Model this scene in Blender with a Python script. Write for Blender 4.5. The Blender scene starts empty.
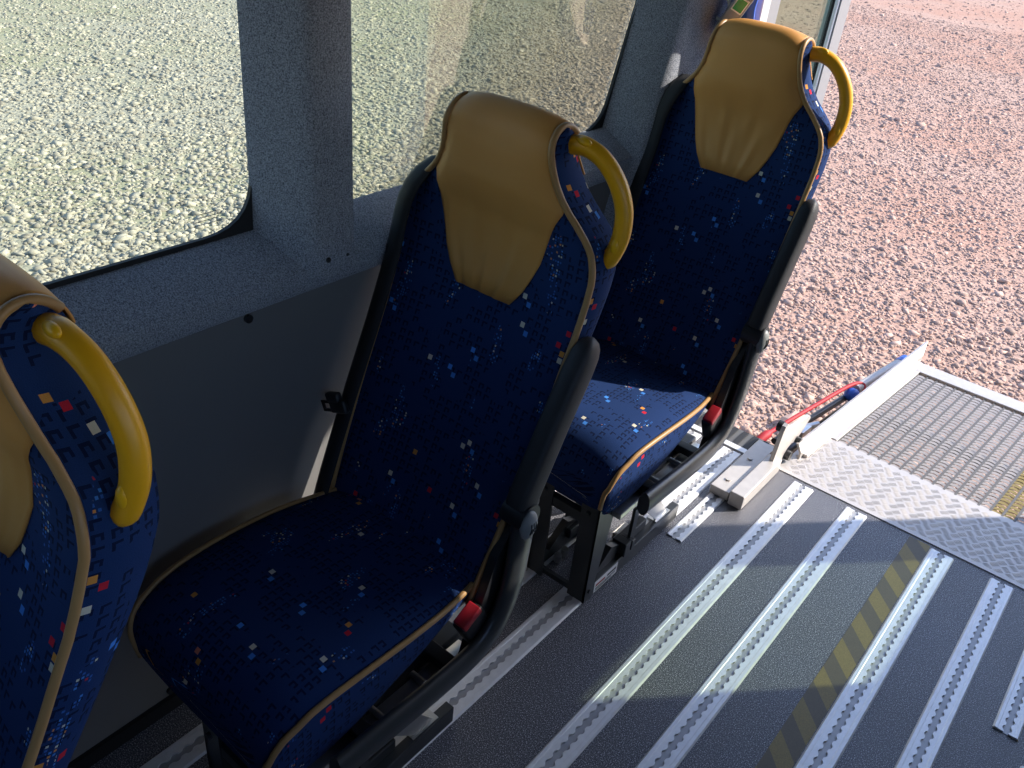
import bpy, bmesh, math, random
import numpy as np
from mathutils import Vector, Matrix
random.seed(7)
RNG = np.random.default_rng(11)
C = bpy.context.scene.collection
SC = bpy.context.scene

# ------------------------------------------------------------------ objects
def link(name, me, mat=None, parent=None, loc=None):
    o = bpy.data.objects.new(name, me)
    C.objects.link(o)
    if mat is not None:
        for m in (mat if isinstance(mat, (list, tuple)) else [mat]):
            me.materials.append(m)
    if parent is not None:
        o.parent = parent
    if loc is not None:
        o.location = loc
    return o

def tag(o, label=None, cat=None, group=None, kind=None):
    if label: o['label'] = label
    if cat: o['category'] = cat
    if group: o['group'] = group
    if kind: o['kind'] = kind
    return o

def thing(name, label, cat, loc=(0, 0, 0), rz=0, group=None):
    o = bpy.data.objects.new(name, None)
    C.objects.link(o)
    o.location = loc
    o.rotation_euler = (0, 0, rz)
    o.empty_display_size = .1
    return tag(o, label, cat, group)

def copy_tree(o, parent=None):
    c = o.copy()
    C.objects.link(c)
    if parent is not None:
        c.parent = parent
        c.matrix_parent_inverse = o.matrix_parent_inverse
    for ch in list(o.children):
        copy_tree(ch, c)
    return c

class MB:
    """collects shapes into one mesh"""
    def __init__(s):
        s.v = []; s.f = []; s.uv = []; s.mi = []; s.cur = 0
    def add(s, verts, faces, uvs=None):
        o = len(s.v)
        s.v += [tuple(v) for v in verts]
        for i, f in enumerate(faces):
            s.f.append([a + o for a in f])
            s.mi.append(s.cur)
            s.uv.append(uvs[i] if uvs else None)
        return s
    def box(s, x0, x1, y0, y1, z0, z1, bev=0.0, M=None):
        bm = bmesh.new()
        bmesh.ops.create_cube(bm, size=1)
        bmesh.ops.scale(bm, vec=(x1 - x0, y1 - y0, z1 - z0), verts=bm.verts)
        bmesh.ops.translate(bm, vec=((x0 + x1) / 2, (y0 + y1) / 2, (z0 + z1) / 2), verts=bm.verts)
        if bev:
            bmesh.ops.bevel(bm, geom=list(bm.edges), offset=bev, segments=3, profile=.5, affect='EDGES')
        if M is not None:
            bmesh.ops.transform(bm, matrix=M, verts=bm.verts)
        bm.verts.ensure_lookup_table()
        s.add([v.co[:] for v in bm.verts], [[v.index for v in f.verts] for f in bm.faces])
        bm.free()
        return s
    def prism(s, poly, axis, a, b):
        """poly: 2-D points (ccw or cw), extruded along axis from a to b.
        axis x: poly=(y,z); y: poly=(x,z); z: poly=(x,y)"""
        def P(p, t):
            return (t, p[0], p[1]) if axis == 'x' else (p[0], t, p[1]) if axis == 'y' else (p[0], p[1], t)
        n = len(poly)
        vs = [P(p, a) for p in poly] + [P(p, b) for p in poly]
        fs = [list(range(n))[::-1], list(range(n, 2 * n))] + [[i, (i + 1) % n, n + (i + 1) % n, n + i] for i in range(n)]
        return s.add(vs, fs)
    def tube(s, path, r, n=12, flat=None, caps=True, up=(0, 0, 1)):
        """r: radius or list; flat=(a,b): ellipse radii multipliers"""
        P = [Vector(p) for p in path]
        m = len(P)
        rs = r if isinstance(r, (list, tuple)) else [r] * m
        fa, fb = flat or (1, 1)
        rings = []
        nrm = None
        for i in range(m):
            t = (P[min(i + 1, m - 1)] - P[max(i - 1, 0)]).normalized()
            if nrm is None:
                u = Vector(up)
                if abs(u.dot(t)) > .95: u = Vector((1, 0, 0))
                nrm = (u - t * u.dot(t)).normalized()
            else:
                nrm = (nrm - t * nrm.dot(t)).normalized()
            b = t.cross(nrm)
            rings.append([P[i] + nrm * math.cos(2 * math.pi * k / n) * rs[i] * fa + b * math.sin(2 * math.pi * k / n) * rs[i] * fb for k in range(n)])
        vs = [v[:] for R in rings for v in R]
        fs = []
        for i in range(m - 1):
            for k in range(n):
                fs.append([i * n + k, i * n + (k + 1) % n, (i + 1) * n + (k + 1) % n, (i + 1) * n + k])
        if caps:
            fs.append(list(range(n))[::-1]); fs.append([(m - 1) * n + k for k in range(n)])
        return s.add(vs, fs)
    def cyl(s, p, q, r, n=16):
        return s.tube([p, q], r, n)
    def ball(s, c, rx, ry, rz, n=14, m=9, M=None):
        vs = []; fs = []
        for i in range(m + 1):
            th = math.pi * i / m
            for k in range(n):
                ph = 2 * math.pi * k / n
                v = Vector((rx * math.sin(th) * math.cos(ph), ry * math.sin(th) * math.sin(ph), rz * math.cos(th)))
                if M is not None: v = M @ v
                vs.append((v + Vector(c))[:])
        for i in range(m):
            for k in range(n):
                fs.append([i * n + k, (i + 1) * n + k, (i + 1) * n + (k + 1) % n, i * n + (k + 1) % n])
        return s.add(vs, fs)
    def grid(s, pts, uvs=None, flip=False):
        """pts[i][j] -> quads, uvs[i][j]"""
        n = len(pts); m = len(pts[0])
        vs = [p for row in pts for p in row]
        fs = []; us = []
        for i in range(n - 1):
            for j in range(m - 1):
                q = [(i, j), (i, j + 1), (i + 1, j + 1), (i + 1, j)]
                if flip: q = q[::-1]
                fs.append([a * m + b for a, b in q])
                us.append([uvs[a][b] for a, b in q] if uvs else None)
        return s.add(vs, fs, us if uvs else None)
    def build(s, name, mat, parent=None, smooth=None, loc=None, merge=False):
        me = bpy.data.meshes.new(name)
        me.from_pydata(s.v, [], s.f)
        uvl = me.uv_layers.new(name='UVMap')
        k = 0
        flat = []
        for i, f in enumerate(s.f):
            u = s.uv[i]
            for j in range(len(f)):
                if u: flat += [u[j][0], u[j][1]]
                else:
                    v = s.v[f[j]]
                    flat += [v[0] + v[1], v[2] + v[1]]
        uvl.data.foreach_set('uv', flat)
        me.polygons.foreach_set('material_index', s.mi)
        bm = bmesh.new(); bm.from_mesh(me)
        if merge: bmesh.ops.remove_doubles(bm, verts=bm.verts, dist=1e-5)
        bmesh.ops.recalc_face_normals(bm, faces=bm.faces)
        bm.to_mesh(me); bm.free()
        if smooth is not None:
            me.polygons.foreach_set('use_smooth', [True] * len(me.polygons))
            me.set_sharp_from_angle(angle=math.radians(smooth))
        me.update()
        return link(name, me, mat, parent, loc)

def interp(x, xs, ys):
    return float(np.interp(x, xs, ys))

def smooth_path(pts, n=8):
    """Catmull-Rom through the points"""
    P = [Vector(p) for p in pts]
    out = []
    for i in range(len(P) - 1):
        a = P[max(i - 1, 0)]; b = P[i]; c = P[i + 1]; d = P[min(i + 2, len(P) - 1)]
        for k in range(n):
            t = k / n
            out.append(.5 * ((2 * b) + (c - a) * t + (2 * a - 5 * b + 4 * c - d) * t * t + (3 * b - a - 3 * c + d) * t ** 3))
    out.append(P[-1])
    return out

# ------------------------------------------------------------------ materials
class N:
    def __init__(s, name):
        s.m = bpy.data.materials.new(name); s.m.use_nodes = True
        s.t = s.m.node_tree; s.t.nodes.clear()
        s.out = s.t.nodes.new('ShaderNodeOutputMaterial')
    def n(s, typ, **kw):
        o = s.t.nodes.new(typ)
        for k, v in kw.items(): setattr(o, k, v)
        return o
    def l(s, a, b): s.t.links.new(a, b)
    def put(s, sock, v):
        if hasattr(v, 'is_linked') or hasattr(v, 'links'): s.l(v, sock)
        else: sock.default_value = v
    def mth(s, op, a, b=None, c=None):
        o = s.n('ShaderNodeMath', operation=op)
        s.put(o.inputs[0], a)
        if b is not None: s.put(o.inputs[1], b)
        if c is not None: s.put(o.inputs[2], c)
        return o.outputs[0]
    def gt(s, a, b): return s.mth('GREATER_THAN', a, b)
    def lt(s, a, b): return s.mth('LESS_THAN', a, b)
    def mul(s, *a):
        r = a[0]
        for b in a[1:]: r = s.mth('MULTIPLY', r, b)
        return r
    def mx(s, a, b): return s.mth('MAXIMUM', a, b)
    def mix(s, f, a, b):
        o = s.n('ShaderNodeMix', data_type='RGBA')
        s.put(o.inputs[0], f)
        for i, v in ((6, a), (7, b)):
            if isinstance(v, tuple): o.inputs[i].default_value = (*v[:3], 1)
            else: s.l(v, o.inputs[i])
        return o.outputs[2]
    def xyz(s, x, y, z=0.0):
        o = s.n('ShaderNodeCombineXYZ')
        s.put(o.inputs[0], x); s.put(o.inputs[1], y); s.put(o.inputs[2], z)
        return o.outputs[0]
    def ramp(s, f, stops, const=False):
        o = s.n('ShaderNodeValToRGB')
        if const: o.color_ramp.interpolation = 'CONSTANT'
        e = o.color_ramp.elements
        while len(e) < len(stops): e.new(.5)
        for el, (p, c) in zip(e, stops):
            el.position = p; el.color = (*c[:3], 1)
        s.l(f, o.inputs[0])
        return o.outputs[0]
    def noise(s, vec, scale, detail=2, rough=.5):
        o = s.n('ShaderNodeTexNoise')
        if vec is not None: s.l(vec, o.inputs['Vector'])
        o.inputs['Scale'].default_value = scale; o.inputs['Detail'].default_value = detail; o.inputs['Roughness'].default_value = rough
        return o
    def white(s, vec):
        o = s.n('ShaderNodeTexWhiteNoise', noise_dimensions='3D'); s.l(vec, o.inputs['Vector']); return o
    def bump(s, h, strength, dist=.001):
        o = s.n('ShaderNodeBump'); s.l(h, o.inputs['Height']); o.inputs['Strength'].default_value = strength; o.inputs['Distance'].default_value = dist
        return o.outputs[0]
    def bsdf(s, col, rough=.5, metal=0., normal=None, sheen=0., spec=None, coat=0.):
        o = s.n('ShaderNodeBsdfPrincipled')
        if isinstance(col, tuple): o.inputs['Base Color'].default_value = (*col[:3], 1)
        else: s.l(col, o.inputs['Base Color'])
        s.put(o.inputs['Roughness'], rough); o.inputs['Metallic'].default_value = metal
        if normal is not None: s.l(normal, o.inputs['Normal'])
        if sheen:
            o.inputs['Sheen Weight'].default_value = sheen; o.inputs['Sheen Roughness'].default_value = .4
        if spec is not None: o.inputs['Specular IOR Level'].default_value = spec
        if coat: o.inputs['Coat Weight'].default_value = coat
        s.l(o.outputs[0], s.out.inputs[0])
        return s.m
    def obj(s): return s.n('ShaderNodeTexCoord').outputs['Object']
    def uv(s): return s.n('ShaderNodeTexCoord').outputs['UV']

def srgb(r, g, b):
    f = lambda c: ((c / 255 + .055) / 1.055) ** 2.4 if c > 10 else c / 255 / 12.92
    return (f(r), f(g), f(b))

def plain(name, col, rough=.5, metal=0., nscale=60, namt=.08, bump=.0, **kw):
    m = N(name)
    no = m.noise(m.obj(), nscale, 3)
    c = m.mix(no.outputs[0], tuple(x * (1 - namt) for x in col), tuple(min(1, x * (1 + namt)) for x in col))
    return m.bsdf(c, rough, metal, m.bump(no.outputs[0], bump, .002) if bump else None, **kw)

def make_fabric():
    m = N('patterned_velour')
    sep = m.n('ShaderNodeSeparateXYZ'); m.l(m.uv(), sep.inputs[0])
    u, v = sep.outputs[0], sep.outputs[1]
    def cells(su, sv, off=0.0):
        a = m.mth('ADD', m.mth('DIVIDE', u, su), 100.37 + off); b = m.mth('ADD', m.mth('DIVIDE', v, sv), 100.71 + off)
        return m.mth('FLOOR', a), m.mth('FLOOR', b), m.mth('FRACT', a), m.mth('FRACT', b)
    def rect(fx, fy, x0, x1, y0, y1):
        return m.mul(m.gt(fx, x0), m.lt(fx, x1), m.gt(fy, y0), m.lt(fy, y1))
    uv = m.uv()
    base = m.mix(m.noise(uv, 900, 2).outputs[0], (.0085, .024, .084), (.017, .045, .150))
    # dark hook shapes
    ix, iy, fx, fy = cells(.0185, .0150)
    w = m.white(m.xyz(ix, iy, 1.0)).outputs[0]
    hook = m.mx(rect(fx, fy, .10, .30, .12, .84), m.mx(rect(fx, fy, .10, .74, .62, .84), m.mul(rect(fx, fy, .56, .74, .3, .84), m.gt(w, .55))))
    patch = m.gt(m.noise(uv, 16, 1).outputs[0], .44)
    hook = m.mul(hook, patch, m.gt(w, .22))
    col = m.mix(m.mul(hook, .85), base, (.004, .008, .030))
    # little dots in long streaks
    ix, iy, fx, fy = cells(.0052, .0052)
    w3 = m.white(m.xyz(ix, iy, 5.0))
    st = m.noise(m.xyz(m.mth('MULTIPLY', u, 24.0), m.mth('MULTIPLY', v, 7.0)), 1.0, 1).outputs[0]
    dot = m.mul(rect(fx, fy, .12, .72, .12, .72), m.gt(w3.outputs[0], .50), m.gt(st, .63))
    dsep = m.n('ShaderNodeSeparateColor'); m.l(w3.outputs[1], dsep.inputs[0])
    dcol = m.ramp(dsep.outputs[1], [(0, (.030, .11, .36)), (.62, (.05, .20, .55)), (.80, (.50, .52, .42)), (.91, (.55, .24, .07)), (.97, (.4, .03, .05))], True)
    col = m.mix(dot, col, dcol)
    # coloured squares, often in diagonal pairs
    ix, iy, fx, fy = cells(.0122, .0122)
    thr = .9875
    wa = m.white(m.xyz(ix, iy, 9.0)); wb = m.white(m.xyz(m.mth('SUBTRACT', ix, 1.0), m.mth('ADD', iy, 1.0), 9.0))
    inn = rect(fx, fy, .08, .84, .08, .86)
    stops = [(0, (.56, .54, .44)), (.28, (.60, .27, .06)), (.52, (.50, .02, .04)), (.66, (.62, .20, .13)), (.80, (.06, .25, .75))]
    stops2 = [(0, (.05, .20, .60)), (.30, (.50, .02, .04)), (.55, (.60, .27, .06)), (.75, (.05, .20, .60))]
    ca = m.n('ShaderNodeSeparateColor'); m.l(wa.outputs[1], ca.inputs[0])
    cb = m.n('ShaderNodeSeparateColor'); m.l(wb.outputs[1], cb.inputs[0])
    col = m.mix(m.mul(inn, m.gt(wb.outputs[0], thr), m.gt(cb.outputs[2], .35)), col, m.ramp(cb.outputs[1], stops2, True))
    col = m.mix(m.mul(inn, m.gt(wa.outputs[0], thr)), col, m.ramp(ca.outputs[1], stops, True))
    h = m.mth('SUBTRACT', m.noise(uv, 700, 2).outputs[0], m.mul(hook, .6))
    return m.bsdf(col, .9, 0, m.bump(h, .35, .0012), spec=.12)

def make_fleece(name, a, b):
    m = N(name)
    o = m.obj()
    n1 = m.noise(o, 420, 2, .7); n2 = m.noise(o, 6, 2)
    c = m.ramp(n1.outputs[0], [(.32, a), (.66, b)])
    c = m.mix(m.mul(n2.outputs[0], .25), c, a)
    return m.bsdf(c, .95, 0, m.bump(n1.outputs[0], .5, .002), sheen=.1, spec=.1)

def make_leather(name, a, b, rough=.45):
    m = N(name)
    o = m.obj()
    n1 = m.noise(o, 9, 3); n2 = m.noise(o, 500, 2)
    c = m.mix(n1.outputs[0], a, b)
    return m.bsdf(c, rough, 0, m.bump(n2.outputs[0], .12, .001), spec=.35)

def make_floor():
    m = N('speckled_vinyl')
    o = m.obj()
    n1 = m.noise(o, 420, 1, .5); n2 = m.noise(o, 3, 3); n3 = m.noise(o, 800, 1)
    c = m.ramp(n1.outputs[0], [(.32, (.022, .024, .034)), (.50, (.092, .093, .106)), (.62, (.21, .208, .22)), (.70, (.60, .60, .62))])
    sc = m.ramp(n2.outputs[0], [(.35, (.36, .36, .36)), (.75, (.50, .50, .50))])
    r = m.n('ShaderNodeSeparateColor'); m.l(sc, r.inputs[0])
    return m.bsdf(c, r.outputs[0], 0, m.bump(n3.outputs[0], .25, .0015), spec=.5)

def make_gravel(name, pink, grey):
    m = N(name)
    g = m.n('ShaderNodeNewGeometry')
    w = g.outputs['Random Per Island']
    pos = g.outputs['Position']
    sp = m.n('ShaderNodeSeparateXYZ'); m.l(pos, sp.inputs[0])
    c1 = m.ramp(w, [(0, tuple(.60 * x for x in pink)), (.3, tuple(.85 * x for x in pink)), (.75, pink), (1, tuple(min(1, 1.25 * x) for x in pink))])
    c2 = m.ramp(w, [(0, tuple(.55 * x for x in grey)), (.3, tuple(.85 * x for x in grey)), (.75, grey), (1, tuple(min(1, 1.25 * x) for x in grey))])
    f = m.n('ShaderNodeMapRange'); m.l(m.mth('ADD', sp.outputs[0], m.mul(sp.outputs[1], .55)), f.inputs[0])
    f.inputs[1].default_value = -2.5; f.inputs[2].default_value = .5
    n = m.noise(m.obj(), 150, 3)
    c = m.mix(f.outputs[0], c2, c1)
    c = m.mix(m.mul(n.outputs[0], .35), c, (.25, .2, .17))
    return m.bsdf(c, .9, 0, m.bump(n.outputs[0], .4, .003), spec=.2)

def make_ground(pink, grey):
    m = N('packed_gravel_ground')
    g = m.n('ShaderNodeNewGeometry'); pos = g.outputs['Position']
    sp = m.n('ShaderNodeSeparateXYZ'); m.l(pos, sp.inputs[0])
    f = m.n('ShaderNodeMapRange'); m.l(m.mth('ADD', sp.outputs[0], m.mul(sp.outputs[1], .55)), f.inputs[0])
    f.inputs[1].default_value = -2.5; f.inputs[2].default_value = .5
    v = m.n('ShaderNodeTexVoronoi'); m.l(pos, v.inputs['Vector']); v.inputs['Scale'].default_value = 34
    v2 = m.n('ShaderNodeTexVoronoi'); m.l(pos, v2.inputs['Vector']); v2.inputs['Scale'].default_value = 14
    rs = m.n('ShaderNodeSeparateColor'); m.l(v.outputs['Color'], rs.inputs[0])
    n = m.noise(pos, .55, 4, .6); n2 = m.noise(pos, 90, 3)
    base = m.mix(f.outputs[0], grey, pink)
    dark = m.mix(f.outputs[0], tuple(.55 * x for x in grey), tuple(.62 * x for x in pink))
    c = m.mix(m.mul(rs.outputs[0], .55), base, dark)
    nr = m.ramp(n.outputs[0], [(.42, (0, 0, 0)), (.62, (1, 1, 1))])
    c = m.mix(m.mul(nr, .45), c, m.mix(f.outputs[0], (.27, .28, .14), tuple(x * y for x, y in zip(pink, (.85, .62, .52)))))
    h = m.mth('ADD', m.mth('ADD', m.mul(v.outputs['Distance'], -1.0), m.mul(v2.outputs['Distance'], -.6)), m.mul(n2.outputs[0], .3))
    return m.bsdf(c, .95, 0, m.bump(h, .5, .015), spec=.1)

def make_glass(name, tint, refl=1.0):
    m = N(name)
    tr = m.n('ShaderNodeBsdfTransparent'); tr.inputs[0].default_value = (*[math.sqrt(x) for x in tint], 1)
    gl = m.n('ShaderNodeBsdfGlossy'); gl.inputs['Roughness'].default_value = .02
    fr = m.n('ShaderNodeFresnel'); fr.inputs[0].default_value = 1.35
    mx = m.n('ShaderNodeMixShader')
    m.l(m.mul(fr.outputs[0], refl * .5), mx.inputs[0]); m.l(tr.outputs[0], mx.inputs[1]); m.l(gl.outputs[0], mx.inputs[2])
    m.l(mx.outputs[0], m.out.inputs[0])
    return m.m

def make_hazard():
    m = N('worn_hazard_tape')
    sep = m.n('ShaderNodeSeparateXYZ'); m.l(m.obj(), sep.inputs[0])
    d = m.mth('FRACT', m.mth('DIVIDE', m.mth('ADD', m.mth('ADD', sep.outputs[1], 10.0), m.mul(sep.outputs[0], 1.0)), .115))
    k = m.gt(d, .5)
    n = m.noise(m.obj(), 420, 2)
    ye = m.mix(n.outputs[0], (.13, .095, .020), (.30, .22, .05))
    bl = m.mix(n.outputs[0], (.06, .048, .024), (.15, .115, .055))
    return m.bsdf(m.mix(k, bl, ye), .5, 0)

def make_brushed(name, col, rough=.38, metal=.75):
    m = N(name)
    n = m.noise(m.obj(), 45, 4, .6)
    c = m.mix(n.outputs[0], tuple(.82 * x for x in col), tuple(min(1, 1.08 * x) for x in col))
    return m.bsdf(c, rough, metal, m.bump(n.outputs[0], .08, .001))

PINK = (.52, .352, .272); GREY = (.42, .40, .31)
MT = dict(
    fabric=make_fabric(),
    fleece=make_fleece('grey_fleece', (.10, .110, .132), (.52, .55, .61)),
    leather=make_leather('tan_leather', (.58, .275, .07), (.66, .325, .085), .5),
    piping=make_leather('tan_piping', (.36, .20, .075), (.42, .25, .10), .4),
    yellow=plain('yellow_plastic', (.80, .39, .006), .38, nscale=20, namt=.05),
    yellow_cap=plain('yellow_plug', (.84, .44, .006), .34, nscale=20, namt=.05),
    black=plain('black_plastic', (.012, .013, .015), .42, nscale=90, namt=.2, bump=.05),
    armrest=plain('black_armrest_foam', (.014, .015, .018), .6, nscale=300, namt=.2, bump=.1),
    webbing=plain('black_webbing', (.012, .013, .016), .75, nscale=500, namt=.3, bump=.2),
    frame=plain('black_painted_steel', (.022, .025, .027), .32, nscale=120, namt=.15, bump=.03, spec=.6),
    steel=make_brushed('zinc_steel', (.62, .61, .58), .3, .9),
    alu=make_brushed('rail_aluminium', (.80, .80, .80), .45, .35),
    alu_dark=make_brushed('slot_aluminium', (.40, .40, .41), .5, .4),
    lift=make_brushed('bright_aluminium', (.57, .53, .495), .45, .3),
    grating=make_brushed('galvanised_grating', (.58, .54, .51), .55, .25),
    grating_y=plain('yellow_worn_grating', (.42, .33, .12), .6),
    grating_bar=plain('shaded_grating_bar', (.10, .095, .09), .6),  # shadow on the lengthwise bars is put into this dark colour
    red=plain('red_plastic', (.30, .008, .018), .4),
    redhose=plain('red_hose', (.42, .010, .02), .65),
    blue=plain('blue_plastic', (.02, .10, .50), .4),
    grey=plain('grey_plastic', (.24, .25, .27), .45),
    greycap=plain('grey_cap_plastic', (.20, .21, .205), .5),
    panel=plain('light_grey_panel', (.17, .166, .162), .6, nscale=4, namt=.04),
    white=plain('white_paint', (.72, .73, .75), .3, nscale=5, namt=.03),
    bodygrey=plain('dark_body_underside', (.05, .05, .05), .7),
    rubber=plain('black_rubber', (.010, .010, .011), .6),
    roof=plain('grey_headliner', (.12, .12, .125), .9),
    floor=make_floor(),
    hazard=make_hazard(),
    sticker=plain('white_sticker', (.72, .72, .72), .5),
    green=plain('green_display', (.02, .26, .09), .25),
    gravel=make_gravel('crushed_stone', PINK, GREY),
    ground=make_ground(PINK, GREY),
    glass=make_glass('side_window_glass', (.88, .92, .82)),
    glass_rear=make_glass('tinted_side_glass', (.72, .77, .62)),
    glass_door=make_glass('tinted_door_glass', (.56, .72, .55)),
    glass_clear=make_glass('clear_glass', (.86, .87, .87)),
    liner=plain('grey_door_liner', (.22, .22, .23), .6),
    threshold=plain('ribbed_threshold', (.10, .10, .10), .6),
)

# ------------------------------------------------------------------ seat
def seat_width(z):
    return interp(z, [.36, .5, .62, .8, .92, .96, .985, 1.005, 1.025, 1.045, 1.065, 1.09, 1.12, 1.145, 1.20],
                  [.190, .200, .205, .207, .210, .207, .199, .185, .166, .146, .131, .120, .113, .109, .100])
def seat_front(z):
    return interp(z, [.36, .42, .5, .6, .74, .86, .94, 1.0, 1.06, 1.12, 1.25],
                  [.875, .898, .932, .975, 1.036, 1.084, 1.106, 1.112, 1.108, 1.102, 1.104])
ZT = 1.138; DOME = .044
def seat_thick(z):
    return interp(z, [.36, .6, .9, 1.0, 1.06, 1.10, 1.147], [.050, .062, .090, .094, .090, .084, .073])

def back_rows():
    """path rows (y, z, w, kind) front bottom -> over the top -> back bottom"""
    zs = list(np.linspace(.36, .94, 20)) + list(np.linspace(.955, ZT, 18))
    fr = [(seat_front(z), z, seat_width(z)) for z in zs]
    t = seat_thick(ZT); yc = seat_front(ZT) + t / 2
    arc = []
    K = 9
    for k in range(1, K + 1):
        a = math.pi * k / (2 * K + 1)
        zz = ZT + DOME * math.sin(a)
        arc.append((yc - t / 2 * math.cos(a), zz, seat_width(zz)))
    arc2 = [(2 * yc - y, z, w) for y, z, w in reversed(arc)]
    bk = [(seat_front(z) + seat_thick(z), z, seat_width(z) - .006) for z in reversed(zs)]
    return fr + arc + arc2 + bk
ROWS = back_rows()

def back_point(i, s, off=0.0):
    y, z, w = ROWS[i]
    n = len(ROWS)
    # tangent for the offset direction
    a = ROWS[max(i - 1, 0)]; b = ROWS[min(i + 1, n - 1)]
    ty, tz = b[0] - a[0], b[1] - a[1]
    L = math.hypot(ty, tz) or 1
    ny, nz = -tz / L, ty / L
    front = i < n / 2
    dish = 0
    if front and z < ZT:
        lower = interp(z, [.40, .55, .86, .98, 1.06, 1.143], [.012, .022, .022, .008, -.010, 0])
        dish = lower * (1 - s * s)
        dish += .012 * max(0, abs(s) - .8) / .2 * interp(z, [.9, 1.03, 1.147], [.6, .8, 0])
    crown = .010 * (abs(s) ** 3.5) * interp(z, [1.07, 1.134, 1.18], [0, .5, 1])
    return (w * s, y + dish + ny * off, z - crown + nz * off)

def seat_back(parent):
    mb = MB()
    cols = [-1, -.94, -.85, -.72, -.55, -.35, -.12, .12, .35, .55, .72, .85, .94, 1]
    n = len(ROWS)
    pts = [[back_point(i, s) for s in cols] for i in range(n)]
    vlen = [0]
    for i in range(1, n):
        vlen.append(vlen[-1] + math.hypot(ROWS[i][0] - ROWS[i - 1][0], ROWS[i][1] - ROWS[i - 1][1]))
    uvs = [[(pts[i][j][0], vlen[i]) for j in range(len(cols))] for i in range(n)]
    mb.grid(pts, uvs)
    h = n // 2
    for sg in (-1, 1):
        rows = []; us = []
        for i in range(h):
            f = Vector(pts[i][0 if sg < 0 else -1]); b = Vector(pts[n - 1 - i][0 if sg < 0 else -1])
            r = []; ru = []
            for k in range(7):
                t = k / 6
                p = f.lerp(b, t)
                p.x += sg * .010 * math.sin(math.pi * t)
                r.append(p[:]); ru.append((.31 + (p.y - f.y) + .4 * (sg > 0), vlen[i]))
            rows.append(r); us.append(ru)
        mb.grid(rows, us)
    mb.add([pts[0][j] for j in range(len(cols))] + [pts[-1][j] for j in range(len(cols))],
           [[j, j + 1, len(cols) + j + 1, len(cols) + j] for j in range(len(cols) - 1)])
    o = mb.build('seat_back', MT['fabric'], parent, smooth=60, merge=True)
    # piping along the two front edges and over the top
    for sg in (-1, 1):
        path = []
        for i in range(0, n):
            if i > n / 2 + 5: break
            p = back_point(i, sg, .001)
            path.append((p[0] + sg * .002, p[1], p[2]))
        MB().tube(path, .0058, 8).build('piping', MT['piping'], o, smooth=60)
    # leather head cover
    mb = MB()
    half = lambda z: interp(z, [.852, .858, .868, .89, .94, 1.0, 1.045, 1.07], [.064, .070, .078, .092, .110, .125, .142, .20])
    i0 = min(range(n // 2), key=lambda i: abs(ROWS[i][1] - .855))
    i1 = max(i for i in range(n) if ROWS[i][1] > 1.075)
    cc = np.linspace(-1, 1, 33)
    rows = []
    for i in range(i0, i1 + 1):
        z = ROWS[i][1]; w = ROWS[i][2]
        front = i < n / 2
        k = min(1.0, half(z) / w) if front else 1.0
        r = []
        for c in cc:
            s = c * k + (-.028 * min(1, (1 - k) / .25) if front else 0)
            wr = 0
            if front:
                amp = interp(z, [.86, .93, 1.02, 1.1], [.0018, .0014, .0006, 0])
                wr = amp * (math.sin(c * 13 + 1.3 * math.sin(z * 30)) + .5 * math.sin(c * 23 + 2))
                wr += .0016 * abs(c) ** 3 * math.sin(z * 210 + c * 3) * interp(z, [1.0, 1.06, 1.12, 1.17], [0, 1, 1, 0])
                puff = .007 * (1 - abs(c) ** 4)
            else:
                puff = .004
            p = back_point(i, s, .0015)
            # outward = along the local normal
            q = back_point(i, s, .0015 + puff + wr)
            r.append(q)
        rows.append(r)
    mb.grid(rows)
    cv = mb.build('headrest_cover', MT['leather'], o, smooth=80)
    md = cv.modifiers.new('thickness', 'SOLIDIFY'); md.thickness = .003; md.offset = -1
    # hem seam along both edges of the cover
    tag(cv, label='tan leather headrest cover')
    return o

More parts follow.
